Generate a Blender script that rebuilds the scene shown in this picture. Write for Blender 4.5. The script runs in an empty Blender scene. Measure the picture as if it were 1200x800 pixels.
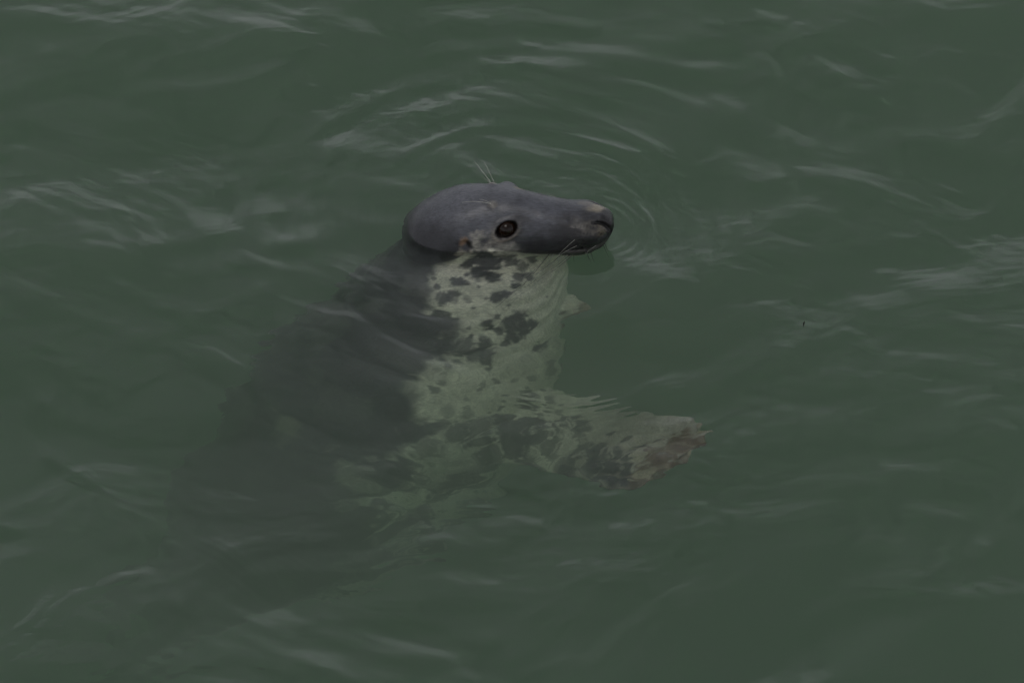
import bpy, math, random
import numpy as np
from mathutils import Vector, noise as mnoise

random.seed(7)
rng = np.random.default_rng(11)
S = bpy.context.scene
COL = S.collection
R = math.radians

# ------------------------------------------------------------------ camera
PITCH = R(40.0)
DIST = 9.0
CAM = np.array([0.0, -DIST * math.cos(PITCH), DIST * math.sin(PITCH)])
cd = bpy.data.cameras.new('camera')
cam = bpy.data.objects.new('camera', cd)
COL.objects.link(cam)
cam.location = CAM
cam.rotation_euler = (math.pi / 2 - PITCH, 0, 0)
HFOV = 2 * math.atan(0.8 / DIST)
cd.sensor_fit = 'HORIZONTAL'
cd.angle = HFOV
cd.clip_start = 0.1
cd.clip_end = 500
S.camera = cam

# ------------------------------------------------------------------ world, sun
SUN_EL, SUN_AZ = R(72), R(-140)       # azimuth measured from +Y towards +X
w = bpy.data.worlds.new('World')
S.world = w
w.use_nodes = True
nt = w.node_tree
nt.nodes.clear()
wo = nt.nodes.new('ShaderNodeOutputWorld')
bg = nt.nodes.new('ShaderNodeBackground')
sky = nt.nodes.new('ShaderNodeTexSky')
sky.sky_type = 'NISHITA'
sky.sun_disc = False
sky.sun_elevation = SUN_EL
sky.sun_rotation = SUN_AZ
sky.air_density = 1.0
sky.dust_density = 4.0
# uneven cloud cover over the whole sky, with added brightness towards the horizon for streaks on the water
tc = nt.nodes.new('ShaderNodeTexCoord')
cn = nt.nodes.new('ShaderNodeTexNoise')
cn.inputs['Scale'].default_value = 4.5
cn.inputs['Detail'].default_value = 5
cn.inputs['Roughness'].default_value = 0.5
nt.links.new(tc.outputs['Generated'], cn.inputs['Vector'])
cr = nt.nodes.new('ShaderNodeMapRange')
cr.interpolation_type = 'SMOOTHSTEP'
cr.inputs['From Min'].default_value = 0.36
cr.inputs['From Max'].default_value = 0.62
cr.inputs['To Min'].default_value = 2.9
cr.inputs['To Max'].default_value = 5.4
nt.links.new(cn.outputs['Fac'], cr.inputs['Value'])
sep = nt.nodes.new('ShaderNodeSeparateXYZ')
nt.links.new(tc.outputs['Generated'], sep.inputs[0])
hz = nt.nodes.new('ShaderNodeMapRange')
hz.interpolation_type = 'SMOOTHSTEP'
hz.inputs['From Min'].default_value = 0.14
hz.inputs['From Max'].default_value = 0.84
hz.inputs['To Min'].default_value = 2.75
hz.inputs['To Max'].default_value = 1.0
nt.links.new(sep.outputs['Z'], hz.inputs['Value'])
cm = nt.nodes.new('ShaderNodeMath'); cm.operation = 'MULTIPLY'
nt.links.new(cr.outputs['Result'], cm.inputs[0]); nt.links.new(hz.outputs['Result'], cm.inputs[1])
cs = nt.nodes.new('ShaderNodeVectorMath'); cs.operation = 'SCALE'
cs.inputs[0].default_value = (0.96, 0.98, 1.03)      # grey cloud, a little blue
nt.links.new(cm.outputs[0], cs.inputs['Scale'])
cmix = nt.nodes.new('ShaderNodeMix')
cmix.data_type = 'RGBA'
cmix.inputs['Factor'].default_value = 0.88
nt.links.new(cs.outputs[0], cmix.inputs['B'])
nt.links.new(sky.outputs['Color'], cmix.inputs['A'])
nt.links.new(cmix.outputs['Result'], bg.inputs['Color'])
bg.inputs['Strength'].default_value = 0.10
nt.links.new(bg.outputs['Background'], wo.inputs['Surface'])

sl = bpy.data.lights.new('sun', 'SUN')
sl.energy = 0.8
sl.angle = R(25)
sl.color = (1.0, 0.97, 0.93)
so = bpy.data.objects.new('sun', sl)
COL.objects.link(so)
sdir = Vector((math.sin(SUN_AZ) * math.cos(SUN_EL), math.cos(SUN_AZ) * math.cos(SUN_EL), math.sin(SUN_EL)))
so.rotation_euler = sdir.to_track_quat('Z', 'Y').to_euler()
so.location = sdir * 20

S.view_settings.view_transform = 'Standard'
S.view_settings.look = 'None'
S.view_settings.gamma = 1.0
S.view_settings.use_curve_mapping = False
S.view_settings.exposure = -0.76

S.render.engine = 'CYCLES'
cy = S.cycles
cy.max_bounces = 12
cy.diffuse_bounces = 3
cy.glossy_bounces = 3
cy.transmission_bounces = 10
cy.volume_bounces = 7
cy.transparent_max_bounces = 8
cy.sample_clamp_indirect = 6
cy.use_adaptive_sampling = True
cy.adaptive_threshold = 0.02
cy.adaptive_min_samples = 40
cy.use_denoising = True
try:
    cy.denoiser = 'OPENIMAGEDENOISE'
    cy.denoising_prefilter = 'ACCURATE'
except Exception:
    pass

# ------------------------------------------------------------------ projection of submerged points
IOR = 1.333
F_PX = 600.0 / math.tan(HFOV / 2)
fwd = np.array([0, math.cos(PITCH), -math.sin(PITCH)])
upv = np.array([0, math.sin(PITCH), math.cos(PITCH)])


def project(P):
    """Where a point shows in the picture (1200 x 800), looking through a flat water surface."""
    P = np.asarray(P, float).reshape(-1, 3)
    Q = P.copy()
    under = P[:, 2] < 0
    d = -P[:, 2]
    hv = P[:, :2] - CAM[:2]
    D = np.linalg.norm(hv, axis=1)
    r = D.copy()
    for _ in range(12):
        si = r / np.sqrt(r * r + CAM[2] ** 2)
        st = si / IOR
        r = D - np.where(under, d, 0) * st / np.sqrt(1 - st * st)
    Q[under, 0] = CAM[0] + hv[under, 0] * r[under] / D[under]
    Q[under, 1] = CAM[1] + hv[under, 1] * r[under] / D[under]
    Q[under, 2] = 0
    V = Q - CAM
    z = V @ fwd
    return np.stack([600 + F_PX * V[:, 0] / z, 400 - F_PX * (V @ upv) / z], 1)


def on_water(u, v):
    """The point of the water plane seen at a place in the photograph."""
    dr = fwd + np.array([1, 0, 0]) * (u - 600) / F_PX + upv * (400 - v) / F_PX
    t = -CAM[2] / dr[2]
    return (CAM + dr * t)[:2]


def sstep(a, b, x):
    t = np.clip((x - a) / (b - a), 0, 1)
    return t * t * (3 - 2 * t)


# ------------------------------------------------------------------ small helpers
def new_mesh(name, verts, faces, mat=None, parent=None, smooth=True):
    me = bpy.data.meshes.new(name)
    me.from_pydata([tuple(map(float, p)) for p in verts], [], faces)
    me.update()
    if smooth:
        me.shade_smooth()
    ob = bpy.data.objects.new(name, me)
    COL.objects.link(ob)
    if mat:
        me.materials.append(mat)
    if parent:
        ob.parent = parent
    return ob


def grid_mesh(name, X, Y, Z, mat):
    ny, nx = X.shape
    co = np.stack([X, Y, Z], -1).reshape(-1, 3).astype(np.float32)
    i = np.arange(ny * nx).reshape(ny, nx)
    q = np.stack([i[:-1, :-1], i[:-1, 1:], i[1:, 1:], i[1:, :-1]], -1).reshape(-1, 4)
    return co, q


def raw_mesh(name, co, quads):
    me = bpy.data.meshes.new(name)
    me.vertices.add(len(co))
    me.vertices.foreach_set('co', np.asarray(co, np.float32).ravel())
    me.loops.add(quads.size)
    me.loops.foreach_set('vertex_index', quads.astype(np.int32).ravel())
    me.polygons.add(len(quads))
    me.polygons.foreach_set('loop_start', np.arange(0, quads.size, 4, dtype=np.int32))
    me.update(calc_edges=True)
    me.validate()
    return me


def mat_new(name):
    m = bpy.data.materials.new(name)
    m.use_nodes = True
    m.node_tree.nodes.clear()
    return m, m.node_tree


# ------------------------------------------------------------------ materials
def water_material():
    m, t = mat_new('turbid_sea_water')
    N, L = t.nodes, t.links
    out = N.new('ShaderNodeOutputMaterial')
    g = N.new('ShaderNodeBsdfGlass')
    g.inputs['IOR'].default_value = IOR
    g.inputs['Roughness'].default_value = 0.0
    geo = N.new('ShaderNodeNewGeometry')
    mp = N.new('ShaderNodeMapping')
    mp.inputs['Scale'].default_value = (1.0, 1.9, 1.0)
    mp.inputs['Rotation'].default_value = (0, 0, R(-12))
    L.new(geo.outputs['Position'], mp.inputs['Vector'])
    n1 = N.new('ShaderNodeTexNoise')
    n1.inputs['Scale'].default_value = 22
    n1.inputs['Detail'].default_value = 3
    n1.inputs['Distortion'].default_value = 1.2
    L.new(mp.outputs['Vector'], n1.inputs['Vector'])
    # the fine ripple comes in patches
    n2 = N.new('ShaderNodeTexNoise')
    n2.inputs['Scale'].default_value = 4.0
    n2.inputs['Detail'].default_value = 2
    L.new(geo.outputs['Position'], n2.inputs['Vector'])
    mr = N.new('ShaderNodeMapRange')
    mr.inputs['From Min'].default_value = 0.42
    mr.inputs['From Max'].default_value = 0.7
    L.new(n2.outputs['Fac'], mr.inputs['Value'])
    mul = N.new('ShaderNodeMath'); mul.operation = 'MULTIPLY'
    L.new(n1.outputs['Fac'], mul.inputs[0])
    L.new(mr.outputs['Result'], mul.inputs[1])
    b = N.new('ShaderNodeBump')
    b.inputs['Strength'].default_value = 0.22
    b.inputs['Distance'].default_value = 0.004
    L.new(mul.outputs[0], b.inputs['Height'])
    L.new(b.outputs['Normal'], g.inputs['Normal'])
    L.new(g.outputs['BSDF'], out.inputs['Surface'])
    sc = N.new('ShaderNodeVolumeScatter')
    ab = N.new('ShaderNodeVolumeAbsorption')
    ad = N.new('ShaderNodeAddShader')
    # scattering by silt and plankton, absorption strongest in red
    sc.inputs['Color'].default_value = (1.0, 1.0, 1.0, 1)
    sc.inputs['Density'].default_value = 1.45
    sc.inputs['Anisotropy'].default_value = 0.35
    ab.inputs['Color'].default_value = (0.10, 0.57, 0.12, 1)   # 1 - share absorbed
    ab.inputs['Density'].default_value = 0.68
    L.new(sc.outputs[0], ad.inputs[0])
    L.new(ab.outputs[0], ad.inputs[1])
    L.new(ad.outputs[0], out.inputs['Volume'])
    return m


def fur_material():
    m, t = mat_new('seal_fur')
    N, L = t.nodes, t.links
    out = N.new('ShaderNodeOutputMaterial')
    p = N.new('ShaderNodeBsdfPrincipled')
    at = N.new('ShaderNodeAttribute'); at.attribute_name = 'coat'
    tc = N.new('ShaderNodeTexCoord')
    # fur lies back along the head
    mp = N.new('ShaderNodeMapping')
    mp.inputs['Scale'].default_value = (110, 420, 420)
    mp.inputs['Rotation'].default_value = (0, R(18), R(10))
    L.new(tc.outputs['Object'], mp.inputs['Vector'])
    n = N.new('ShaderNodeTexNoise')
    n.inputs['Scale'].default_value = 1.0
    n.inputs['Detail'].default_value = 3
    n.inputs['Distortion'].default_value = 0.6
    L.new(mp.outputs['Vector'], n.inputs['Vector'])
    n2 = N.new('ShaderNodeTexNoise')
    n2.inputs['Scale'].default_value = 45
    n2.inputs['Detail'].default_value = 4
    L.new(tc.outputs['Object'], n2.inputs['Vector'])
    mr = N.new('ShaderNodeMapRange')
    mr.inputs['From Min'].default_value = 0.3
    mr.inputs['From Max'].default_value = 0.7
    mr.inputs['To Min'].default_value = 0.72
    mr.inputs['To Max'].default_value = 1.28
    L.new(n.outputs['Fac'], mr.inputs['Value'])
    mr2 = N.new('ShaderNodeMapRange')
    mr2.inputs['From Min'].default_value = 0.3
    mr2.inputs['From Max'].default_value = 0.7
    mr2.inputs['To Min'].default_value = 0.82
    mr2.inputs['To Max'].default_value = 1.18
    L.new(n2.outputs['Fac'], mr2.inputs['Value'])
    mm = N.new('ShaderNodeMath'); mm.operation = 'MULTIPLY'
    L.new(mr.outputs[0], mm.inputs[0]); L.new(mr2.outputs[0], mm.inputs[1])
    vm = N.new('ShaderNodeVectorMath'); vm.operation = 'SCALE'
    L.new(at.outputs['Color'], vm.inputs[0]); L.new(mm.outputs[0], vm.inputs['Scale'])
    L.new(vm.outputs[0], p.inputs['Base Color'])
    p.inputs['Roughness'].default_value = 0.42
    p.inputs['Coat Weight'].default_value = 0.22
    p.inputs['Coat Roughness'].default_value = 0.24
    p.inputs['Specular IOR Level'].default_value = 0.45
    b = N.new('ShaderNodeBump')
    b.inputs['Strength'].default_value = 0.5
    b.inputs['Distance'].default_value = 0.0012
    L.new(n.outputs['Fac'], b.inputs['Height'])
    L.new(b.outputs['Normal'], p.inputs['Normal'])
    L.new(p.outputs[0], out.inputs['Surface'])
    return m


def plain_material(name, color, rough=0.5, var=0.2, scale=60, coat=0.0, spec=0.5):
    m, t = mat_new(name)
    N, L = t.nodes, t.links
    out = N.new('ShaderNodeOutputMaterial')
    p = N.new('ShaderNodeBsdfPrincipled')
    tc = N.new('ShaderNodeTexCoord')
    n = N.new('ShaderNodeTexNoise'); n.inputs['Scale'].default_value = scale
    n.inputs['Detail'].default_value = 4
    L.new(tc.outputs['Object'], n.inputs['Vector'])
    r = N.new('ShaderNodeValToRGB')
    r.color_ramp.elements[0].position = 0.3
    r.color_ramp.elements[1].position = 0.7
    r.color_ramp.elements[0].color = tuple(c * (1 - var) for c in color) + (1,)
    r.color_ramp.elements[1].color = tuple(c * (1 + var) for c in color) + (1,)
    L.new(n.outputs['Fac'], r.inputs[0]); L.new(r.outputs[0], p.inputs['Base Color'])
    p.inputs['Roughness'].default_value = rough
    p.inputs['Coat Weight'].default_value = coat
    p.inputs['Coat Roughness'].default_value = 0.03
    p.inputs['Specular IOR Level'].default_value = spec
    L.new(p.outputs[0], out.inputs['Surface'])
    return m


M_WATER = water_material()
M_FUR = fur_material()
M_EYE = plain_material('eye_dark_brown', (0.014, 0.007, 0.004), 0.16, 0.5, 90, 0.15, 0.22)
M_WHISK = plain_material('whisker_pale', (0.42, 0.42, 0.38), 0.35, 0.1)
M_WHISK_D = plain_material('whisker_dark', (0.02, 0.02, 0.02), 0.4, 0.1)
M_CLAW = plain_material('claw_horn', (0.33, 0.29, 0.21), 0.4, 0.2)
M_BED = plain_material('seabed_silt', (0.10, 0.11, 0.07), 0.9, 0.4, 3)
M_WEED = plain_material('weed_dark', (0.02, 0.022, 0.012), 0.5, 0.4)

# ------------------------------------------------------------------ water surface
FINE = 0.0034


def axis(lo, hi, far):
    a = list(np.arange(lo, hi, FINE))
    s, x = FINE, a[-1]
    while x < far:
        s = min(s * 1.07, 1.2); x += s; a.append(x)
    s, x = FINE, a[0]
    pre = []
    while x > -far:
        s = min(s * 1.07, 1.2); x -= s; pre.append(x)
    return np.array(pre[::-1] + a)


gx = axis(-0.92, 0.92, 40)
gy = axis(-0.92, 1.02, 40)
GX, GY = np.meshgrid(gx, gy)
SP = np.maximum(np.gradient(gx)[None, :], np.gradient(gy)[:, None])


class Noise2:
    """Smooth value noise on the plane, built on a table (fast on big arrays)."""
    def __init__(self, seed):
        self.t = np.random.default_rng(seed).uniform(-1, 1, (256, 256))

    def __call__(self, x, y):
        xi, yi = np.floor(x).astype(int), np.floor(y).astype(int)
        fx, fy = x - xi, y - yi
        fx = fx * fx * fx * (fx * (fx * 6 - 15) + 10)
        fy = fy * fy * fy * (fy * (fy * 6 - 15) + 10)
        a, b = xi % 256, yi % 256
        a1, b1 = (xi + 1) % 256, (yi + 1) % 256
        t = self.t
        return (t[b, a] * (1 - fx) + t[b, a1] * fx) * (1 - fy) + (t[b1, a] * (1 - fx) + t[b1, a1] * fx) * fy


nA, nB, nC, nD = Noise2(3), Noise2(5), Noise2(8), Noise2(13)

# domain warp keeps crests from running straight
WX = GX + 0.05 * nA(GX * 3.1, GY * 3.1) + 0.02 * nB(GX * 8, GY * 8)
WY = GY + 0.05 * nB(GX * 2.7 + 9, GY * 2.7) + 0.02 * nA(GX * 8 + 5, GY * 8 + 3)

H = np.zeros_like(GX)
# swell and chop
NW = 46
for k in range(NW):
    lam = 0.085 * (1.5 / 0.085) ** (k / (NW - 1))
    kk = 2 * math.pi / lam
    ang = R(90) + rng.normal(0, 0.75)
    ph = rng.uniform(0, 2 * math.pi)
    slope = 0.0225 * (0.85 if lam < .4 else .75) * rng.uniform(0.6, 1.3)
    arg = kk * (WX * math.cos(ang) + WY * math.sin(ang)) + ph
    fade = 1 - sstep(lam * 0.18, lam * 0.42, SP)
    H += fade * slope / kk * np.sin(arg)

near = 1 - sstep(0.006, 0.012, SP)
# patches of fine capillary ripple
for k in range(16):
    lam = rng.uniform(0.014, 0.04)
    kk = 2 * math.pi / lam
    ang = R(90) + rng.normal(0, 0.6)
    m = sstep(0.1, 0.75, nC(GX * 3.3 + k * 7.3, GY * 4.5 + k * 3.1))
    H += near * m * 0.030 / kk * np.sin(kk * (WX * math.cos(ang) + WY * math.sin(ang)) + rng.uniform(0, 6))

for k in range(20):
    lam = rng.uniform(0.035, 0.11)
    kk = 2 * math.pi / lam
    ang = R(90) + rng.normal(0, 0.7)
    m = sstep(-0.25, 0.7, nD(GX * 2.3 + k * 5.3, GY * 3.1 + k * 2.1))
    H += near * m * 0.030 / kk * np.sin(kk * (WX * math.cos(ang) + WY * math.sin(ang)) + rng.uniform(0, 6))

# the larger crests: (picture points along the crest, height m, length of far slope, length of near slope, capillaries)
CRESTS = [
    ([(-60, 306), (0, 311), (40, 307), (80, 306), (115, 317), (160, 318), (186, 297), (245, 288), (330, 262)], .0085, .075, .028, .5),
    ([(205, 285), (260, 268), (320, 252), (380, 250)], .003, .04, .03, .2),
    ([(180, 103), (222, 80), (262, 62), (310, 49), (370, 44), (440, 38), (486, 31)], .0065, .045, .022, .8),
    ([(110, 70), (160, 68), (205, 52), (255, 42), (330, 30)], .0055, .05, .03, .3),
    ([(0, 18), (45, 32), (90, 44), (125, 50)], .0055, .05, .03, .8),
    ([(420, 132), (470, 127), (525, 131), (560, 145), (588, 170), (606, 192)], .0022, .02, .014, 1.3),
    ([(600, 118), (650, 122), (690, 140), (730, 160), (775, 182), (815, 192), (850, 184)], .0055, .05, .03, .7),
    ([(650, 150), (700, 160), (740, 185), (775, 212)], .004, .035, .02, 1.2),
    ([(855, 99), (880, 96), (910, 92)], .005, .03, .02, .1),
    ([(1060, 17), (1110, 22), (1160, 21), (1210, 24)], .006, .04, .03, .3),
    ([(1010, 178), (1050, 163), (1095, 162), (1120, 170), (1150, 147), (1210, 130)], .006, .055, .03, .5),
    ([(850, 206), (880, 208), (910, 205)], .0045, .035, .025, .2),
    ([(800, 310), (850, 302), (872, 288), (900, 296), (935, 306)], .0055, .04, .026, .5),
    ([(1080, 362), (1110, 357), (1150, 352), (1215, 340)], .006, .05, .03, .3),
    ([(1030, 690), (1080, 697), (1130, 706), (1215, 728)], .007, .055, .03, .4),
    ([(1010, 630), (1060, 655), (1120, 668)], .004, .05, .03, .4),
    ([(330, 640), (380, 668), (420, 690), (450, 700), (500, 699), (545, 690)], .006, .04, .022, 1.0),
    ([(205, 615), (260, 640), (300, 668), (350, 700)], .0045, .045, .025, .8),
    ([(58, 470), (52, 500), (60, 540), (100, 563), (130, 585), (160, 615), (178, 638)], .0045, .03, .02, .6),
    ([(85, 425), (75, 455), (55, 480)], .0035, .03, .015, 1.2),
    ([(-20, 662), (25, 660), (52, 653)], .005, .035, .022, .3),
    ([(25, 725), (45, 737), (95, 739)], .0045, .03, .018, .7),
    ([(360, 790), (410, 787)], .004, .03, .02, .3),
    ([(330, 408), (380, 398), (430, 420), (500, 432)], .004, .045, .025, .8),
    ([(310, 462), (350, 470), (375, 475)], .004, .03, .02, .4),
    ([(400, 322), (430, 340), (455, 350)], .004, .04, .02, 1.4),
    ([(560, 455), (620, 462), (690, 468), (760, 445), (830, 435)], .0045, .04, .02, 1.0),
    ([(700, 405), (745, 385), (800, 380)], .004, .035, .022, .8),
    ([(870, 440), (905, 420), (940, 400), (965, 360)], .0045, .04, .022, .7),
    ([(1035, 425), (1060, 440), (1090, 462)], .004, .035, .022, .6),
    ([(1100, 490), (1150, 500), (1180, 525), (1215, 555)], .005, .05, .03, .4),
    ([(1050, 90), (1090, 70), (1130, 66)], .003, .04, .03, .3),
    ([(590, 20), (650, 24), (700, 36)], .004, .04, .03, .4),
    ([(490, 10), (540, 14), (590, 30)], .0035, .04, .025, .5),
    ([(540, 75), (600, 70), (650, 80)], .0035, .04, .025, .6),
    ([(255, 380), (300, 372), (330, 380)], .002, .03, .02, 1.2),
    ([(760, 720), (820, 708), (880, 700)], .003, .05, .03, .2),
    ([(480, 590), (560, 585), (640, 575)], .003, .04, .025, .7),
]
for pts, amp, lf, ln, cap in CRESTS:
    pl = np.array([on_water(u, v) for u, v in pts])
    # refine the polyline to a smooth curve
    tt = np.linspace(0, len(pl) - 1, (len(pl) - 1) * 4 + 1)
    cx = np.interp(tt, range(len(pl)), pl[:, 0]); cyy = np.interp(tt, range(len(pl)), pl[:, 1])
    for _ in range(4):
        cx[1:-1] = (cx[:-2] + 2 * cx[1:-1] + cx[2:]) / 4
        cyy[1:-1] = (cyy[:-2] + 2 * cyy[1:-1] + cyy[2:]) / 4
    mgn = 4.5 * lf
    sel = (GX > cx.min() - mgn) & (GX < cx.max() + mgn) & (GY > cyy.min() - mgn) & (GY < cyy.max() + mgn)
    px, py = WX[sel] * 0.35 + GX[sel] * 0.65, WY[sel] * 0.35 + GY[sel] * 0.65
    best = np.full(px.shape, 1e9); sd = np.zeros(px.shape); par = np.zeros(px.shape)
    nseg = len(cx) - 1
    Ltot = np.hypot(np.diff(cx), np.diff(cyy)).sum()
    # overall sign: which side of the stroke is the far (+Y) side
    for i in range(nseg):
        ax_, ay_, bx_, by_ = cx[i], cyy[i], cx[i + 1], cyy[i + 1]
        dx, dy = bx_ - ax_, by_ - ay_
        L2 = dx * dx + dy * dy
        tq = ((px - ax_) * dx + (py - ay_) * dy) / L2
        tcl = np.clip(tq, 0, 1)
        qx, qy = px - (ax_ + tcl * dx), py - (ay_ + tcl * dy)
        d2 = np.hypot(qx, qy)
        cross = (dx * (py - ay_) - dy * (px - ax_)) / math.sqrt(L2)
        up = d2 < best
        best = np.where(up, d2, best)
        sd = np.where(up, cross, sd)
        par = np.where(up, (i + (tq if i in (0, nseg - 1) else tcl)) / nseg, par)
    tpar = np.clip(par, 0, 1)
    endd = np.sqrt(np.maximum(best ** 2 - sd ** 2, 0))
    taper = np.sin(math.pi * np.clip(tpar, 0.0, 1)) ** 0.7 * np.exp(-(endd / 0.03) ** 2)
    taper *= 0.75 + 0.5 * nD(px * 9, py * 9)
    s = sd
    prof = np.where(s > 0, np.exp(-np.sqrt((s / lf) ** 2 + 0.06) + 0.245), np.exp(-np.sqrt((s / ln) ** 2 + 0.06) + 0.245))
    prof *= np.exp(-(np.abs(s) / (3.2 * lf)) ** 4)
    add = amp * taper * prof
    lamc = 0.013 + 0.05 * np.clip(np.abs(s), 0, .1)
    rp = np.cos(2 * math.pi * s / lamc) * np.exp(-((s + 0.012) / 0.028) ** 2)
    add += near[sel] * cap * 0.00046 * taper * rp
    H[sel] += add * 1.25

# rings spreading from the muzzle and the back of the head
for (u, v, r0, lam, a, nrings, a0, a1) in [
        (690, 268, 0.055, 0.019, 0.0011, 7, -75, 100), (480, 262, 0.03, 0.017, 0.0009, 5, 60, 240),
        (585, 250, 0.10, 0.028, 0.0010, 8, 10, 165), (640, 270, 0.15, 0.040, 0.0016, 7, -40, 110),
        (600, 262, 0.24, 0.055, 0.0022, 5, 20, 170), (600, 270, 0.33, 0.075, 0.0032, 4, 60, 200)]:
    ox, oy = on_water(u, v)
    dx, dy = GX - ox, GY - oy
    rr = np.hypot(dx, dy * 1.0) + 0.012 * nA(GX * 7, GY * 7)
    th = np.degrees(np.arctan2(dy, dx)) % 360
    amid, ah = (a0 + a1) / 2, (a1 - a0) / 2
    dth = np.abs((th - amid + 180) % 360 - 180)
    win = (1 - sstep(ah * 0.55, ah, dth)) * sstep(r0 - 0.02, r0 + 0.01, rr) * np.exp(-np.maximum(rr - r0, 0) / (lam * nrings * 0.5))
    H += near * win * a * np.sin(2 * math.pi * (rr - r0) / lam) * (0.7 + 0.5 * nD(GX * 11, GY * 11))

# calmer lee right beside the head so the waterline stays where it is
hx, hy = GX + 0.02, GY - 0.25
H *= 1 - 0.75 * np.exp(-((hx / 0.19) ** 2 + (hy / 0.12) ** 2))
# water drawn up a little along the waterline of the head: x, near y, far y of the wet outline
WL = np.array([(-.172, .286, .286), (-.160, .248, .324), (-.140, .226, .346), (-.110, .219, .354), (-.08, .219, .353), (-.05, .221, .347),
               (-.015, .222, .334), (.015, .2225, .3235), (.04, .2215, .3145), (.07, .2195, .3075), (.10, .2175, .3025), (.13, .2175, .2985), (.148, .228, .288), (.156, .258, .258)])
px_ = np.interp(np.linspace(0, 1, 120), np.linspace(0, 1, len(WL)), WL[:, 0])
lo_, hi_ = np.interp(px_, WL[:, 0], WL[:, 1]), np.interp(px_, WL[:, 0], WL[:, 2])
sel = (np.abs(GX) < .22) & (GY > .17) & (GY < .40)
gxs, gys = GX[sel], GY[sel]
dm = np.full(gxs.shape, 9.0)
for qx_, ql, qh in zip(px_, lo_, hi_):
    dm = np.minimum(dm, np.minimum(np.hypot(gxs - qx_, gys - ql), np.hypot(gxs - qx_, gys - qh)))
H[sel] += 0.0028 * np.exp(-dm / 0.0065)

co, quads = grid_mesh('water', GX, GY, H, M_WATER)
# close it into a body of water: skirt and bottom
ny, nx = GX.shape
idx = np.arange(ny * nx).reshape(ny, nx)
ring = np.concatenate([idx[0, :], idx[1:, -1], idx[-1, -2::-1], idx[-2:0:-1, 0]])
DEPTH = 5.0
low = co[ring].copy(); low[:, 2] = -DEPTH
base = len(co)
n = len(ring)
lowi = base + np.arange(n)
side = np.stack([ring, lowi, np.roll(lowi, -1), np.roll(ring, -1)], 1)
cb = base + n
# bottom as a strip of quads between the mirrored halves of the ring
bot = []
i0 = 0
lo_first = list(lowi[:nx]); right = list(lowi[nx - 1:nx - 1 + ny]); top_ = list(lowi[nx - 1 + ny - 1:nx - 1 + ny - 1 + nx])
left = [lowi[0]] + list(lowi[::-1][:ny - 1])
extra = []
cmid = len(co) + n
midrow = np.array([[gx[i], 0.0, -DEPTH] for i in range(nx)], np.float32)
mid = cmid + np.arange(nx)
top_rev = top_[::-1]
# two bands (front/back) joined on a middle row, closed at the sides with the ring's own quads
for i in range(nx - 1):
    bot.append([lo_first[i], mid[i], mid[i + 1], lo_first[i + 1]])
    bot.append([mid[i], top_rev[i], top_rev[i + 1], mid[i + 1]])
allco = np.concatenate([co, low, midrow])
allq = np.concatenate([quads, side, np.array(bot)])
wm = raw_mesh('water', allco, allq)
wm.shade_smooth()
water = bpy.data.objects.new('water', wm)
COL.objects.link(water)
wm.materials.append(M_WATER)
water['kind'] = 'structure'

sx = np.linspace(-45, 45, 60)
BX, BY = np.meshgrid(sx, sx)
BZ = -DEPTH - 0.6 + 0.3 * nA(BX * .4, BY * .4) + 0.1 * nB(BX * 1.3, BY * 1.3)
c2, q2 = grid_mesh('seabed', BX, BY, BZ, M_BED)
bm_ = raw_mesh('seabed', c2, q2)
bm_.shade_smooth()
bed = bpy.data.objects.new('seabed', bm_)
COL.objects.link(bed); bm_.materials.append(M_BED)
bed['kind'] = 'structure'


# ------------------------------------------------------------------ the seal's body
def interp(tab, t):
    tab = np.array(tab, float)
    return np.stack([np.interp(t, np.linspace(0, 1, len(tab)), tab[:, j]) for j in range(tab.shape[1])], -1)


def smooth_rows(A, it=2):
    A = A.copy()
    for _ in range(it):
        A[1:-1] = (A[:-2] + 2 * A[1:-1] + A[2:]) / 4
    return A


def loft(rings):
    """rings: array (n, m, 3) -> closed quad/tri mesh data."""
    n_, m_ = rings.shape[:2]
    v = rings.reshape(-1, 3).tolist()
    f = []
    for i in range(n_ - 1):
        for j in range(m_):
            a, b = i * m_ + j, i * m_ + (j + 1) % m_
            f.append((a, b, b + m_, a + m_))
    v.append(rings[0].mean(0).tolist()); v.append(rings[-1].mean(0).tolist())
    c0, c1 = len(v) - 2, len(v) - 1
    for j in range(m_):
        f.append((c0, (j + 1) % m_, j))
        f.append((c1, (n_ - 1) * m_ + j, (n_ - 1) * m_ + (j + 1) % m_))
    return v, f


TH = np.linspace(0, 2 * math.pi, 64, endpoint=False)


def spow(c, e):
    return np.sign(c) * np.abs(c) ** e


# head: x, y centre, half width, top z, bottom z
HEAD = [
    (0.1625, .2570, .008, .038, .025),
    (0.1600, .2572, .018, .044, .018),
    (0.1540, .2578, .0255, .0495, .009),
    (0.1430, .2585, .0340, .0540, -.009),
    (0.1270, .2590, .0415, .0575, -.026),
    (0.1000, .2600, .0465, .0600, -.037),
    (0.0700, .2635, .0470, .0645, -.040),
    (0.0400, .2680, .0490, .0695, -.050),
    (0.0150, .2730, .0535, .0730, -.062),
    (-.0150, .2780, .0600, .0760, -.078),
    (-.0500, .2840, .0670, .0740, -.100),
    (-.0850, .2860, .0725, .0660, -.115),
    (-.1150, .2865, .0735, .0520, -.122),
    (-.1400, .2860, .0690, .0370, -.120),
    (-.1580, .2860, .0590, .0220, -.110),
    (-.1690, .2860, .0450, .0060, -.095),
    (-.1750, .2820, .0240, -.025, -.075),
]
rows = smooth_rows(interp(HEAD, np.linspace(0, 1, 66)), 3)
rings = []
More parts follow.
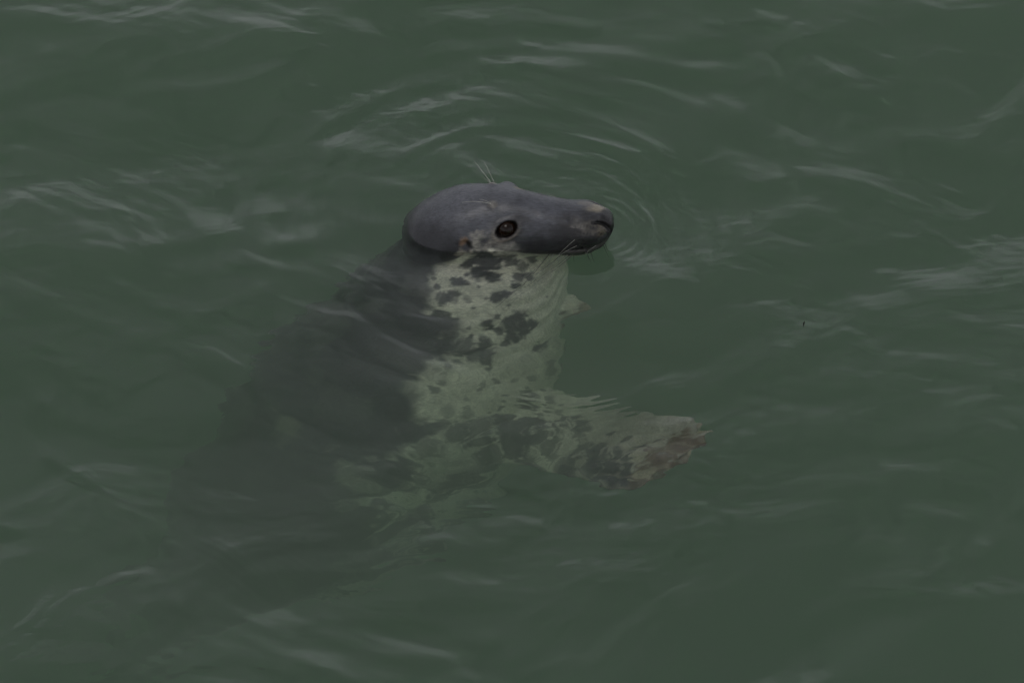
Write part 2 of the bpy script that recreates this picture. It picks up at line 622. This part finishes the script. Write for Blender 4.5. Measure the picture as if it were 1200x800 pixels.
for x, yc, hw, zt, zb in rows:
    zc, hh = (zt + zb) / 2, (zt - zb) / 2
    e = 0.90
    rings.append(np.stack([np.full_like(TH, x), yc + hw * spow(np.cos(TH), e), zc + hh * spow(np.sin(TH), e)], 1))
hv_, hf_ = loft(np.array(rings))

# trunk: x, y, z, radius
TRUNK = [
    (-.040, .285, -.010, .058), (-.040, .280, -.060, .112), (-.047, .270, -.120, .144), (-.070, .248, -.190, .167),
    (-.102, .216, -.262, .190), (-.140, .176, -.326, .212), (-.182, .138, -.392, .228), (-.226, .102, -.462, .234),
    (-.278, .070, -.545, .228), (-.335, .042, -.625, .210), (-.398, .018, -.712, .184), (-.462, -.006, -.800, .150),
    (-.522, -.026, -.888, .114), (-.577, -.042, -.975, .082), (-.620, -.050, -1.05, .056), (-.655, -.056, -1.11, .027)]
tr = smooth_rows(interp(TRUNK, np.linspace(0, 1, 80)), 4)
tan = np.gradient(tr[:, :3], axis=0); tan /= np.linalg.norm(tan, axis=1)[:, None]
rings = []
for (x, y, z, rad), T in zip(tr, tan):
    T = T if z < -.14 else (T + np.array([0, 0, -1.0]) * 0)  # frame follows the spine
    b = np.array([0, 1.0, 0]) - T * T[1]; b /= np.linalg.norm(b)
    a = np.cross(b, T)
    rings.append(np.array([x, y, z]) + rad * (np.cos(TH)[:, None] * a * 1.0 + np.sin(TH)[:, None] * b * 0.97))
tv_, tf_ = loft(np.array(rings))


def paddle(path, wid, thk, wdir, nseg=48):
    """A flipper: path (n,3), half width, half thickness, width direction per row."""
    P = smooth_rows(interp(path, np.linspace(0, 1, 44)), 3)
    W_ = interp(np.array(wid)[:, None], np.linspace(0, 1, 44))[:, 0]
    T_ = interp(np.array(thk)[:, None], np.linspace(0, 1, 44))[:, 0]
    D_ = interp(wdir, np.linspace(0, 1, 44))
    tg = np.gradient(P, axis=0); tg /= np.linalg.norm(tg, axis=1)[:, None]
    th = np.linspace(0, 2 * math.pi, nseg, endpoint=False)
    rr = []
    for i in range(44):
        wd = D_[i] - tg[i] * (D_[i] @ tg[i]); wd /= np.linalg.norm(wd)
        nd = np.cross(tg[i], wd)
        f = i / 43
        sx_ = np.cos(th)
        # five digits showing as ridges toward the tip, the first the longest
        dig = 0.0035 * max(0, f - 0.45) * 2 * np.cos(sx_ * math.pi * 4.2)
        adv = (-0.080 * (.5 - .5 * sx_) ** 1.15 - 0.10 * np.maximum(0, sx_ - .45) ** 2 - 0.007 * (0.5 - 0.5 * np.cos(sx_ * math.pi * 4.2))) * sstep(.55, 1, f)
        rr.append(P[i] + W_[i] * sx_[:, None] * wd + ((T_[i] + dig * (np.abs(sx_) < .93)) * np.sin(th))[:, None] * nd + adv[:, None] * tg[i])
    return np.array(rr)


NEARF = paddle([(-.06, .12, -.37), (.00, .055, -.345), (.06, -.005, -.298), (.125, -.072, -.240), (.185, -.135, -.180), (.242, -.182, -.133), (.298, -.216, -.102)],
               [.095, .092, .082, .078, .090, .094, .080], [.07, .056, .036, .023, .015, .010, .007],
               [(.5, .6, .45), (.5, .62, .3), (.42, .68, .2), (.38, .72, .12), (.38, .74, .08), (.36, .76, .05), (.36, .76, .05)])
FARF = paddle([(-.02, .28, -.27), (.03, .26, -.25), (.070, .235, -.225), (.105, .205, -.20), (.138, .190, -.185)],
              [.05, .05, .040, .034, .030], [.045, .035, .022, .014, .009],
              [(.3, .9, .3)] * 5)
HIND1 = paddle([(-.615, -.05, -1.04), (-.68, -.09, -1.12), (-.74, -.14, -1.18), (-.81, -.17, -1.21)], [.04, .05, .08, .10], [.03, .02, .012, .006], [(.2, .9, .3)] * 4)
HIND2 = paddle([(-.615, -.05, -1.04), (-.68, -.01, -1.14), (-.73, .04, -1.22), (-.78, .08, -1.27)], [.04, .05, .08, .10], [.03, .02, .012, .006], [(.2, .9, -.3)] * 4)

V, Fc = [], []
for vv, ff in [(hv_, hf_), (tv_, tf_), loft(NEARF), loft(FARF), loft(HIND1), loft(HIND2)]:
    o = len(V); V += vv; Fc += [tuple(i + o for i in f) for f in ff]
tmp = bpy.data.meshes.new('tmp'); tmp.from_pydata(V, [], Fc); tmp.update()
to = bpy.data.objects.new('tmp', tmp); COL.objects.link(to)
rm = to.modifiers.new('r', 'REMESH'); rm.mode = 'VOXEL'; rm.voxel_size = 0.0025; rm.adaptivity = 0
sm = to.modifiers.new('s', 'SMOOTH'); sm.factor = 0.5; sm.iterations = 14
dg = bpy.context.evaluated_depsgraph_get()
body = bpy.data.meshes.new_from_object(to.evaluated_get(dg), depsgraph=dg)
bpy.data.objects.remove(to); bpy.data.meshes.remove(tmp)
body.name = 'grey_seal'
nv = len(body.vertices)
C = np.empty(nv * 3, np.float32); body.vertices.foreach_get('co', C); C = C.reshape(-1, 3).astype(float)
Nn = np.empty(nv * 3, np.float32); body.vertex_normals.foreach_get('vector', Nn); Nn = Nn.reshape(-1, 3).astype(float)
print('seal verts', nv)
UV = project(C)
VD = np.linalg.norm(C - CAM, axis=1)
facing = ((C - CAM) / VD[:, None] * Nn).sum(1) < -0.05


def pick(u, v):
    """The point of the skin that shows at a place in the photograph."""
    d = np.hypot(UV[:, 0] - u, UV[:, 1] - v)
    c = np.where((d < 5) & facing)[0]
    if len(c) == 0:
        c = np.where(facing)[0]
        return c[np.argmin(d[c])]
    c = c[VD[c] < VD[c].min() + 0.03]
    return c[np.argmin(d[c])]


EYE_I = pick(594, 270)
EYE, EYEN = C[EYE_I].copy(), Nn[EYE_I].copy()
MIR_Y = lambda x: np.interp(x, rows[::-1, 0], rows[::-1, 1])


def mirror(p):
    q = np.array(p, float); q[1] = 2 * MIR_Y(q[0]) - q[1]; return q


def bump_at(p, r, h, nrm=None):
    d = np.linalg.norm(C - p, axis=1)
    sel = d < r * 3
    C[sel] += Nn[sel] * (h * np.exp(-(d[sel] / r) ** 2))[:, None]


def seg_dist(P, pts):
    best = np.full(len(P), 9e9); par = np.zeros(len(P))
    for i in range(len(pts) - 1):
        a, b = np.array(pts[i]), np.array(pts[i + 1])
        ab = b - a
        t = np.clip(((P - a) @ ab) / (ab @ ab + 1e-12), 0, 1)
        d = np.linalg.norm(P - a - t[:, None] * ab, axis=1)
        up = d < best
        best[up] = d[up]; par[up] = (i + t[up]) / (len(pts) - 1)
    return best, par


def groove(pts, wdt, dep, ends=True):
    global C
    d, par = seg_dist(C, pts)
    sel = d < wdt * 3
    e = np.clip(np.sin(math.pi * np.clip(par[sel], .02, .98)) ** .5, 0, 1) if ends else 1
    C[sel] -= Nn[sel] * (dep * e * np.exp(-(d[sel] / wdt) ** 2))[:, None]


C0 = C.copy()
ELONG = np.array([.80, 0, .60])


def eye_dist(P, ec):
    """Distance from the eye's centre, the opening longer along a slant rising to the snout."""
    D = P - ec
    al = D @ ELONG
    return np.linalg.norm(D - np.outer(al, ELONG) * .36, axis=1)


P3 = lambda u, v: C0[pick(u, v)]
# eye sockets and lids on both sides
for ec in (EYE, mirror(EYE)):
    d = eye_dist(C0, ec)
    sel = d < 0.05
    ridge = 0.0016 * np.exp(-((d[sel] - 0.0162) / 0.0040) ** 2) - 0.0100 * (1 - sstep(0.0100, 0.0130, d[sel]))
    C[sel] += Nn[sel] * ridge[:, None]
# tear groove in front of the eye
groove([P3(602, 262), P3(611, 256)], .0035, .0018)
# folds of the lids above and below the eye
groove([P3(580, 262), P3(586, 256), P3(595, 254), P3(604, 257)], .0028, .0014)
groove([P3(582, 279), P3(590, 284), P3(600, 282), P3(607, 275)], .0028, .0012)
# brow bumps carrying the whiskers, far brow shows on the outline
BROW = P3(577, 240)
for bp, hh_ in ((BROW, .0025), (mirror(BROW), .004)):
    bump_at(bp, .008, hh_)
bump_at(mirror(EYE) + np.array([0.004, -.004, .016]), .015, .0075)
# muzzle pads, lips, nostrils
bump_at(P3(688, 275), .020, .0060); bump_at(mirror(P3(688, 275)), .020, .0060)
groove([P3(664, 256), P3(680, 262)], .010, .0018)
nos = [P3(695, 262), P3(701, 260), P3(708, 262), P3(714, 266), P3(716, 271)]
groove(nos, .0030, .0085)
groove([mirror(p) for p in nos], .0034, .0065)
bump_at(P3(703, 268), .007, .0028); bump_at(P3(706, 254), .009, .0022)
lip = [P3(713, 277), P3(706, 284), P3(696, 288), P3(682, 291), P3(664, 294), P3(640, 297)]
groove(lip, .0028, .0030)
groove([mirror(p) for p in lip], .0028, .0030)
for a, b in (((690, 268), (704, 276)), ((684, 273), (700, 282)), ((695, 272), (709, 275))):
    groove([P3(*a), P3(*b)], .0024, .0022)
# ear opening
EARP = P3(546, 284)
groove([EARP, P3(549, 292)], .0042, .0055, False)
bump_at(P3(541, 282), .006, .0022)
for u in (700, 690, 680, 672):
    for v in (268, 275, 282):
        bump_at(P3(u + random.uniform(-3, 3), v + random.uniform(-2, 2)), .0024, .0016)
# loose skin folds round the neck
zc = C[:, 2]
fold = np.sin((C[:, 2] + 0.05 * C[:, 0]) * 210 + 2.0 * nA(C[:, 0] * 9, C[:, 1] * 9)) * 0.0012
fold *= sstep(-.02, -.05, zc) * (1 - sstep(-.16, -.22, zc))
C += Nn * fold[:, None]
# gentle unevenness of blubber and fur
nn = nA(C[:, 0] * 23, C[:, 2] * 23 + C[:, 1] * 17) * .0010 + nB(C[:, 0] * 60, C[:, 2] * 60 + C[:, 1] * 40) * .0004
C += Nn * nn[:, None]
body.vertices.foreach_set('co', C.astype(np.float32).ravel())
body.update()


# ---- coat colours, painted on the skin
def n3(P, s, o=0.0):
    return (nA(P[:, 0] * s + o, P[:, 1] * s + P[:, 2] * s * .63) + nB(P[:, 2] * s + o, P[:, 0] * s * .5 - P[:, 1] * s * .8)
            + 0.5 * nC(P[:, 0] * s * 2.1 + o, P[:, 2] * s * 2.1 + P[:, 1] * s) + 0.5 * nD(P[:, 1] * s * 2.3 + o, P[:, 2] * s * 2.2)) / 2


tz = tr[::-1]
axx = np.interp(C[:, 2], tz[:, 2], tz[:, 0]); ayy = np.interp(C[:, 2], tz[:, 2], tz[:, 1])
ang = np.degrees(np.arctan2(C[:, 0] - axx, -(C[:, 1] - ayy)))
# where the dark back gives way to the pale front, traced down the near flank
eb = []
for u, v in ((506, 312), (505, 340), (508, 370), (517, 400), (519, 425), (502, 458), (482, 490), (470, 530), (456, 570), (442, 610), (430, 655)):
    i_ = pick(u, v)
    eb.append((-C0[i_, 2], math.degrees(math.atan2(C0[i_, 0] - np.interp(C0[i_, 2], tz[:, 2], tz[:, 0]), -(C0[i_, 1] - np.interp(C0[i_, 2], tz[:, 2], tz[:, 1]))))))
eb.sort()
eb = np.array(eb)
print('flank edge', eb.round(2).tolist())
edge_lo = np.interp(-C[:, 2], eb[:, 0], eb[:, 1]) + 7 * sstep(-.2, -.1, C[:, 2])
nz = n3(C, 16.0)
pale = sstep(-9, 9, ang - edge_lo + 13 * nz + 11 * n3(C, 38.0, 4.1) + 5 * n3(C, 90.0, 1.1)) * (1 - sstep(150, 160, ang))
# on the head the pale throat stops near the waterline
# upper limit of the pale throat, seen along the cheek from the ear to the lips
zlim = np.interp(C[:, 0], [-.20, -.09, -.075, -.06, -.045, -.02, .0, .02, .10, .16], [-.08, -.02, .002, .008, .010, .006, .001, -.006, -.010, -.004])
pale_head = 1 - sstep(zlim - .004, zlim + .006, C[:, 2] + .003 * n3(C, 60))
pale = pale * pale_head * (1 - (1 - sstep(-.105, -.085, C[:, 0])) * sstep(-.045, -.015, C[:, 2]))
DARK = np.array([.040, .043, .050])
PALE = np.array([.67, .65, .54])
col = DARK * (1 + 0.25 * nz[:, None])
hd = sstep(-.03, .005, C[:, 2])          # head coat above the water: lighter and bluer
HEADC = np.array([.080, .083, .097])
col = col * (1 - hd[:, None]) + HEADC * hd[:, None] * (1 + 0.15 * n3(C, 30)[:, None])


def blend(mask, c):
    global col
    mask = np.clip(mask, 0, 1)[:, None]
    col = col * (1 - mask) + np.array(c) * mask


def blob(u, v, r, c, k=1.0, soft=.35, rag=.5, s=110, stretch=None, both=False):
    p = C0[pick(u, v)]
    for q in ([p, mirror(p)] if both else [p]):
        D = C0 - q
        if stretch is not None:
            a = np.array(stretch[:3], float); a /= np.linalg.norm(a)
            al = D @ a
            D = D - al[:, None] * a * (1 - 1 / stretch[3])
        d = np.linalg.norm(D, axis=1) / r
        sel = d < 2
        mk = np.zeros(len(C))
        mk[sel] = 1 - sstep(1 - soft, 1 + soft, d[sel] + rag * n3(C[sel], s))
        blend(mk * k, c)


blend(pale, PALE * 1.0)
fl_ = [NEARF[i].mean(0) for i in range(0, 44, 4)]
df_, pf_ = seg_dist(C, fl_)
col *= (1 - .46 * (sstep(.35, .6, pf_) * (df_ < .12) * sstep(.04, .10, C[:, 0])))[:, None]   # duller, greyer skin on the flipper
col *= (1 + 0.07 * n3(C, 9.0, 3.3)[:, None])
# cheeks and nape darkened by height: coat tone plus painted shade of overhead light
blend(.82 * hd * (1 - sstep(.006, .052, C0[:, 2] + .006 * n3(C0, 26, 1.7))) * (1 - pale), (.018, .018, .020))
# head coat: dark muzzle, tan marks, and underside shade painted on the lower cheeks
MUZ = (.020, .019, .019)
blob(690, 272, .040, MUZ, .85, .6, .3)
blob(665, 274, .030, MUZ, .6, .6, .4)
blob(655, 286, .028, (.018, .017, .020), .9, .6, .4)
blob(632, 289, .022, (.020, .020, .023), .85, .6, .5)
blob(677, 287, .026, (.014, .013, .014), .85, .6, .4)
blob(500, 285, .034, (.020, .020, .024), .9, .6, .4)
blob(528, 286, .020, (.022, .022, .026), .8, .6, .4)
blob(476, 276, .026, (.032, .032, .037), .8, .6, .4)
blob(594, 272, .026, (.12, .11, .10), .35, .5, .5)
blob(606, 262, .017, (.03, .028, .028), .6, .5, .4)  # shade under the brow, painted dark
blob(580, 294, .022, (.26, .245, .22), .65, .6, .9)
blob(563, 291, .016, (.28, .26, .22), .5, .6, 1.1)
blob(598, 296, .016, (.28, .27, .24), .5, .5, .9)
blob(543, 283, .0075, (.26, .165, .10), .8, .5, .6)
blob(549, 286, .006, (.012, .009, .008), .95, .4, .6)
blob(550, 294, .006, (.02, .018, .018), .9, .4, .7)
blob(540, 295, .009, (.34, .31, .25), .8, .5, .9)
blob(556, 282, .009, (.34, .32, .28), .7, .4, 1.1)
blob(560, 288, .010, (.32, .31, .27), .65, .4, 1.2)
blob(553, 296, .006, (.46, .43, .35), .8, .4, 1.0)
blob(574, 293, .012, (.34, .32, .28), .7, .4, 1.2)
blob(566, 284, .006, (.05, .05, .055), .8, .5, 1.0)
blob(590, 288, .010, (.26, .25, .22), .6, .5, .8)
blob(577, 241, .006, (.36, .32, .24), .75, .5, .7, both=True)
blob(574, 241, .012, (.06, .055, .055), .5, .5, .5)
blob(610, 217, .008, (.30, .27, .21), .8, .5, .6)
blob(700, 243, .013, (.34, .30, .22), .75, .6, .6)
blob(690, 240, .012, (.20, .18, .15), .5, .6, .6)
blob(704, 269, .010, (.16, .135, .095), .65, .6, .9)
blob(690, 264, .012, (.13, .12, .10), .4, .6, 1.0)
blob(560, 224, .050, (.150, .155, .175), .45, .9, .3)  # bluish sky sheen painted on the crown
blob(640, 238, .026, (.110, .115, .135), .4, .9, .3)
blob(714, 256, .017, (.012, .011, .013), .95, .3, .25)
blob(717, 262, .014, (.010, .009, .010), .95, .3, .25)
blob(712, 250, .009, (.014, .013, .014), .8, .5, .4)
blob(716, 270, .010, (.014, .012, .012), .85, .35, .4)
d, _ = seg_dist(C0, nos); blend((1 - sstep(.0026, .0046, d)), (.004, .0035, .0035))
d, _ = seg_dist(C0, [mirror(p) for p in nos]); blend((1 - sstep(.0026, .0046, d)), (.004, .0035, .0035))
d, _ = seg_dist(C0, lip); blend(.8 * (1 - sstep(.0022, .0045, d)), (.012, .011, .011))
lip2 = [np.array(p) + np.array([0, -.001, -.006]) for p in lip]
d, _ = seg_dist(C0, lip2); blend(.28 * (1 - sstep(.002, .006, d)), (.18, .17, .15))
for ec in (EYE, mirror(EYE)):
    d = eye_dist(C0, ec)
    low_ = sstep(.008, -.010, C0[:, 2] - ec[2])
    blend((.05 + .35 * low_) * np.exp(-((d - .0156) / .0020) ** 2), (.22, .17, .12))
    blend(1 - sstep(.0125, .0146, d), (.012, .009, .008))
for i in range(40):      # rows of dark follicles on the whisker pad
    u, v = 668 + (i % 10) * 4 + random.uniform(-1, 1), 266 + (i // 10) * 7 + random.uniform(-1.5, 1.5)
    blob(u, v, .0016, (.012, .011, .011), .95, .5, .2)

# dark blotches on throat, chest and flipper
SP_ = [
    (567, 308, .030, 1), (560, 322, .020, 1), (577, 326, .016, 1), (548, 312, .014, .9), (596, 306, .016, .9), (625, 303, .014, .8),
    (645, 305, .015, .7), (612, 313, .013, .7), (536, 334, .013, 1), (545, 336, .008, .9), (519, 352, .012, .95), (530, 350, .012, .95), (547, 353, .007, .6),
    (583, 351, .012, 1), (590, 349, .010, 1), (603, 338, .010, 1), (607, 327, .011, .9), (620, 326, .011, .9), (523, 376, .016, .95), (512, 370, .013, .9), (548, 384, .005, .8),
    (571, 379, .012, 1), (581, 372, .009, .9), (601, 377, .022, 1), (612, 385, .020, 1), (598, 392, .016, .95), (591, 402, .010, .9), (584, 388, .008, .9), (622, 380, .012, 1),
    (540, 405, .022, .9), (556, 412, .018, .9), (566, 402, .014, .95), (572, 416, .014, .9), (527, 402, .018, .85), (573, 430, .010, .8),
    (630, 406, .017, 1), (640, 402, .012, .9), (664, 404, .020, .6), (688, 404, .018, .5), (640, 428, .018, .6), (620, 436, .012, .6), (650, 438, .012, .6),
    (612, 458, .014, .9), (620, 467, .012, .9), (602, 440, .010, .5), (560, 500, .028, .7), (535, 505, .024, .8), (515, 498, .018, .7), (600, 508, .032, .95),
    (620, 498, .026, .95), (590, 490, .020, .9), (570, 520, .028, .8), (612, 530, .030, .85), (545, 480, .014, .5), (520, 480, .012, .5), (640, 512, .020, .8),
    (500, 520, .024, .6), (530, 560, .034, .8), (510, 580, .034, .8), (560, 560, .034, .7), (600, 560, .03, .7), (480, 610, .04, .7), (460, 640, .036, .6), (500, 640, .03, .5),
    (660, 490, .022, .85), (680, 489, .018, .85), (672, 502, .014, .7), (678, 520, .022, .8), (694, 527, .022, .85), (710, 548, .032, .95), (730, 552, .03, .95), (742, 565, .022, .9),
    (748, 522, .018, .9), (512, 340, .006, .9), (508, 330, .005, .8), (560, 340, .004, .8), (570, 352, .004, .7), (555, 362, .005, .8), (596, 360, .005, .8), (640, 350, .004, .6),
    (505, 395, .012, .9), (510, 415, .012, .9), (550, 395, .006, .9), (535, 425, .010, .8), (520, 440, .010, .7), (505, 455, .012, .7), (580, 445, .008, .7), (560, 450, .006, .6),
    (545, 462, .006, .6), (590, 470, .009, .8), (575, 478, .006, .7), (500, 500, .014, .8), (655, 420, .012, .8), (675, 420, .010, .7), (648, 448, .010, .7), (632, 452, .006, .8),
    (460, 560, .02, .7), (485, 550, .016, .7), (440, 600, .02, .7), (430, 650, .024, .6), (490, 600, .02, .7), (520, 620, .024, .7), (480, 660, .026, .6), (555, 590, .024, .7),
    (715, 500, .010, .8), (735, 508, .012, .8), (705, 515, .010, .7), (770, 512, .008, .7), (660, 560, .018, .8), (725, 530, .014, .8),
    (700, 560, .024, .9), (722, 565, .026, .9), (740, 575, .02, .9), (690, 545, .02, .8), (665, 550, .024, .7), (630, 550, .03, .7), (575, 590, .04, .7), (540, 610, .04, .7), (640, 470, .012, .7), (655, 476, .012, .6), (760, 528, .012, .9), (700, 535, .022, .8), (735, 535, .012, .8), (765, 545, .018, .9), (660, 540, .02, .6), (645, 527, .018, .6),
]
BL = np.array([.040, .046, .050])
for u, v, r, k in SP_:
    blob(u, v, r * .90, BL, k * .95, .36, .55, 150)
# brown worn skin with pale streaks on the outer flipper
for u, v, r in ((788, 528, .034), (800, 518, .028), (814, 522, .026), (776, 545, .030), (795, 512, .018), (826, 520, .018), (762, 558, .022), (808, 536, .024)):
    blob(u, v, r, (.150, .098, .060), .85, .35, .8, 90)
blob(726, 548, .009, (.25, .23, .18), .7, .5, .4)
blob(813, 533, .007, (.55, .50, .34), .9, .3, .4)
blob(752, 533, .012, (.46, .43, .32), .8, .3, .8, 100)
blob(757, 552, .014, (.38, .35, .25), .8, .3, .8, 100)
for u, v in ((690, 368), (705, 372), (676, 372)):
    blob(u, v, .02, (.24, .20, .13), .9, .5, .6)
fl = [NEARF[i].mean(0) for i in range(44)]
dfl, pfl = seg_dist(C, fl[::4])
onf = (dfl < .09) & (pfl > .55) & (C[:, 0] > .13)
wdn = np.array([.45, .70, .05]); wdn /= np.linalg.norm(wdn)
tcen = np.array(fl)[np.clip((pfl * 43).astype(int), 0, 43)]
wc = ((C - tcen) @ wdn)
stk = np.cos(wc * 230 + 2 * nA(C[:, 0] * 14, C[:, 1] * 14)) * .5 + .5
blend(np.where(onf, .40 * sstep(.72, .95, stk) * sstep(.6, .8, pfl), 0), (.36, .32, .23))
# spots on the unseen parts as well: belly of the far side, back
sp = n3(C, 11.0, 7.7)
uns = ~facing & (C[:, 2] < -.03)
blend(np.where(uns, .9 * sstep(.28, .36, sp), 0), BL)
# lower belly is mottled all over
lowb = sstep(-.26, -.40, C[:, 2])
blend(.85 * lowb * pale * sstep(.02, .12, n3(C, 21.0, 5.5) + .25 * n3(C, 80, 3.0)), BL)
# faint lighter flecks on the dark back
blend(.35 * sstep(.30, .5, n3(C, 14, 2.2)) * (1 - pale) * sstep(-.03, -.1, C[:, 2]), (.16, .165, .15))
blob(333, 495, .03, (.26, .27, .2), .7, .5, .9, 30)
blob(318, 470, .02, (.24, .25, .2), .5, .5, .9, 30)
col = np.clip(col, .003, 1)

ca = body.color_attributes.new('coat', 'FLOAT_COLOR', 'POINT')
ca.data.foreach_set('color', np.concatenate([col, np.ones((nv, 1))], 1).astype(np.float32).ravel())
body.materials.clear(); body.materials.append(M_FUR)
body.shade_smooth()
seal = bpy.data.objects.new('grey_seal', body)
COL.objects.link(seal)
seal['label'] = 'grey seal with dark head above water, pale blotched throat and belly submerged'
seal['category'] = 'seal'


# ---- eyes
def uv_sphere(name, c, r, mat, parent, axis_, sq=1.0, n1=28, n2=18):
    q = Vector(axis_).to_track_quat('Z', 'Y')
    vs, fs = [], []
    for i in range(n2 + 1):
        ph = math.pi * i / n2
        for j in range(n1):
            t_ = 2 * math.pi * j / n1
            p = Vector((r * math.sin(ph) * math.cos(t_), r * math.sin(ph) * math.sin(t_) * sq, r * math.cos(ph)))
            p = q @ p
            vs.append((c[0] + p.x, c[1] + p.y, c[2] + p.z))
    for i in range(n2):
        for j in range(n1):
            a, b = i * n1 + j, i * n1 + (j + 1) % n1
            fs.append((a, a + n1, b + n1, b))
    return new_mesh(name, vs, fs, mat, parent)


for ec, en in ((EYE, EYEN), (mirror(EYE), EYEN * np.array([1, -1, 1]))):
    c = ec - en * 0.0112
    uv_sphere('eye', c, 0.0150, M_EYE, seal, en, 0.92)


# ---- whiskers
def tube(name, pts, r0, r1, mat, parent, seg=5):
    pts = [Vector(p) for p in pts]
    vs, fs = [], []
    nP = len(pts)
    for i, p in enumerate(pts):
        t_ = (pts[min(i + 1, nP - 1)] - pts[max(i - 1, 0)]).normalized()
        a = t_.orthogonal().normalized(); b = t_.cross(a)
        rr_ = r0 + (r1 - r0) * i / (nP - 1)
        for j in range(seg):
            h = 2 * math.pi * j / seg
            vs.append(p + (a * math.cos(h) + b * math.sin(h)) * rr_)
    for i in range(nP - 1):
        for j in range(seg):
            a, b = i * seg + j, i * seg + (j + 1) % seg
            fs.append((a, b, b + seg, a + seg))
    fs.append(tuple(range(seg))[::-1]); fs.append(tuple((nP - 1) * seg + j for j in range(seg)))
    return new_mesh(name, vs, fs, mat, parent)


def whisker(start, direction, length, bend, r=.0006, mat=M_WHISK, nP=12):
    s, d = Vector(start), Vector(direction).normalized()
    bend = Vector(bend)
    return tube('whisker', [s + d * (length * t / (nP - 1)) + bend * (length * (t / (nP - 1)) ** 2) for t in range(nP)], r, r * .4, mat, seal)


whisker(BROW, (-.85, -.10, .45), .048, (-.12, 0, -.30), .0006)
whisker(BROW, (-.7, .1, .6), .022, (-.15, 0, -.25), .0005)
FB = mirror(BROW)
whisker(FB, (-.62, .62, .55), .050, (0, .1, -.1), .0006)
whisker(FB + np.array([.004, .002, 0]), (-.42, .62, .6), .040, (0, .1, -.1), .00055)
whisker(FB, (-.7, .5, .3), .020, (0, .1, -.1), .0005)
for i in range(20):
    u, v = random.uniform(640, 672), random.uniform(289, 296)
    p = C0[pick(u, v)].copy()
    p[2] = min(p[2], -.003)
    L_ = random.uniform(.07, .15)
    dr = Vector((random.uniform(-.85, -.35), random.uniform(-.70, -.35), random.uniform(-.80, -.45)))
    whisker(p, dr, L_, (-.20, .10, -.12), random.uniform(.0003, .00045), M_WHISK if i % 4 else M_WHISK_D, 16)
for i in range(8):
    u, v = random.uniform(672, 712), random.uniform(283, 294)
    p = C0[pick(u, v)]
    whisker(p, (random.uniform(-.2, .5), random.uniform(-.8, -.4), random.uniform(-.7, -.2)), random.uniform(.012, .026), (.1, 0, -.3), .0004, M_WHISK_D)
for i in range(12):
    u, v = 672 + (i % 4) * 9 + random.uniform(-2, 2), 270 + (i // 4) * 8 + random.uniform(-1, 1)
    p = C0[pick(u, v)]
    whisker(p, (random.uniform(-.9, -.5), random.uniform(-.5, -.2), random.uniform(-.35, -.1)), random.uniform(.018, .040), (-.1, .05, -.35), .00032, M_WHISK if i % 2 else M_WHISK_D)
for i in range(10):
    p = mirror(C0[pick(random.uniform(655, 700), random.uniform(272, 290))])
    whisker(p, (random.uniform(-.7, -.2), random.uniform(.5, .9), random.uniform(-.5, .1)), random.uniform(.03, .07), (-.2, 0, -.3), .0005, M_WHISK)

# ---- claws on the fore flippers
for FL, nd in ((NEARF, 5),):
    for k in range(nd):
        s_ = 0.85 - k * 0.42
        j = int(round(math.acos(max(-1, min(1, s_))) / (2 * math.pi) * 48)) % 48
        tip = (FL[-3][j] + FL[-3][(48 - j) % 48]) / 2
        dirn = FL[-1].mean(0) - FL[-7].mean(0); dirn /= np.linalg.norm(dirn)
        p0 = tip - dirn * .010
        cl = tube('claw', [p0 + dirn * q + np.array([0, 0, .004 - q * q * 6]) for q in np.linspace(0, .030 if k == 0 else .020, 7)], .0068 if k == 0 else .0034, .0014, M_CLAW, seal, 8)

# ------------------------------------------------------------------ scraps adrift
def scrap(name, u, v, length, width, ang_, mat, label, cat, z=0.0):
    x, y = on_water(u, v)
    # sit on the water as it stands there
    iy, ix = np.argmin(abs(gy - y)), np.argmin(abs(gx - x))
    z0 = H[iy, ix] + z
    vs, fs = [], []
    nL, nW = 12, 4
    for i in range(nL + 1):
        t_ = i / nL
        for sgn in (1, -1):
            for j in range(nW + 1):
                w_ = (j / nW - .5) * 2
                prof_ = math.sin(math.pi * min(.98, max(.02, t_))) ** .7
                lx = (t_ - .5) * length; lw = w_ * width * prof_ * (1 + .25 * math.sin(t_ * 17 + w_))
                zz = sgn * .0006 + .002 * math.sin(t_ * 6) * prof_ + .0015 * w_ * w_
                vs.append((x + lx * math.cos(ang_) - lw * math.sin(ang_), y + lx * math.sin(ang_) + lw * math.cos(ang_), z0 + zz))
    n_ = nW + 1
    for i in range(nL):
        a = i * 2 * n_; b = a + 2 * n_
        for j in range(nW):
            fs.append((a + j, b + j, b + j + 1, a + j + 1))
            fs.append((a + n_ + j, a + n_ + j + 1, b + n_ + j + 1, b + n_ + j))
        fs.append((a, a + n_, b + n_, b)); fs.append((a + nW, b + nW, b + n_ + nW, a + n_ + nW))
    fs.append(tuple(range(n_)) + tuple(range(2 * n_ - 1, n_ - 1, -1)))
    e = nL * 2 * n_
    fs.append(tuple(e + j for j in range(n_ - 1, -1, -1)) + tuple(e + n_ + j for j in range(n_)))
    ob = new_mesh(name, vs, fs, mat)
    ob['label'] = label; ob['category'] = cat
    return ob


scrap('weed_scrap', 942, 378, .013, .0012, R(80), M_WEED, 'tiny dark thread of weed adrift on open water right of the seal', 'weed', .001)
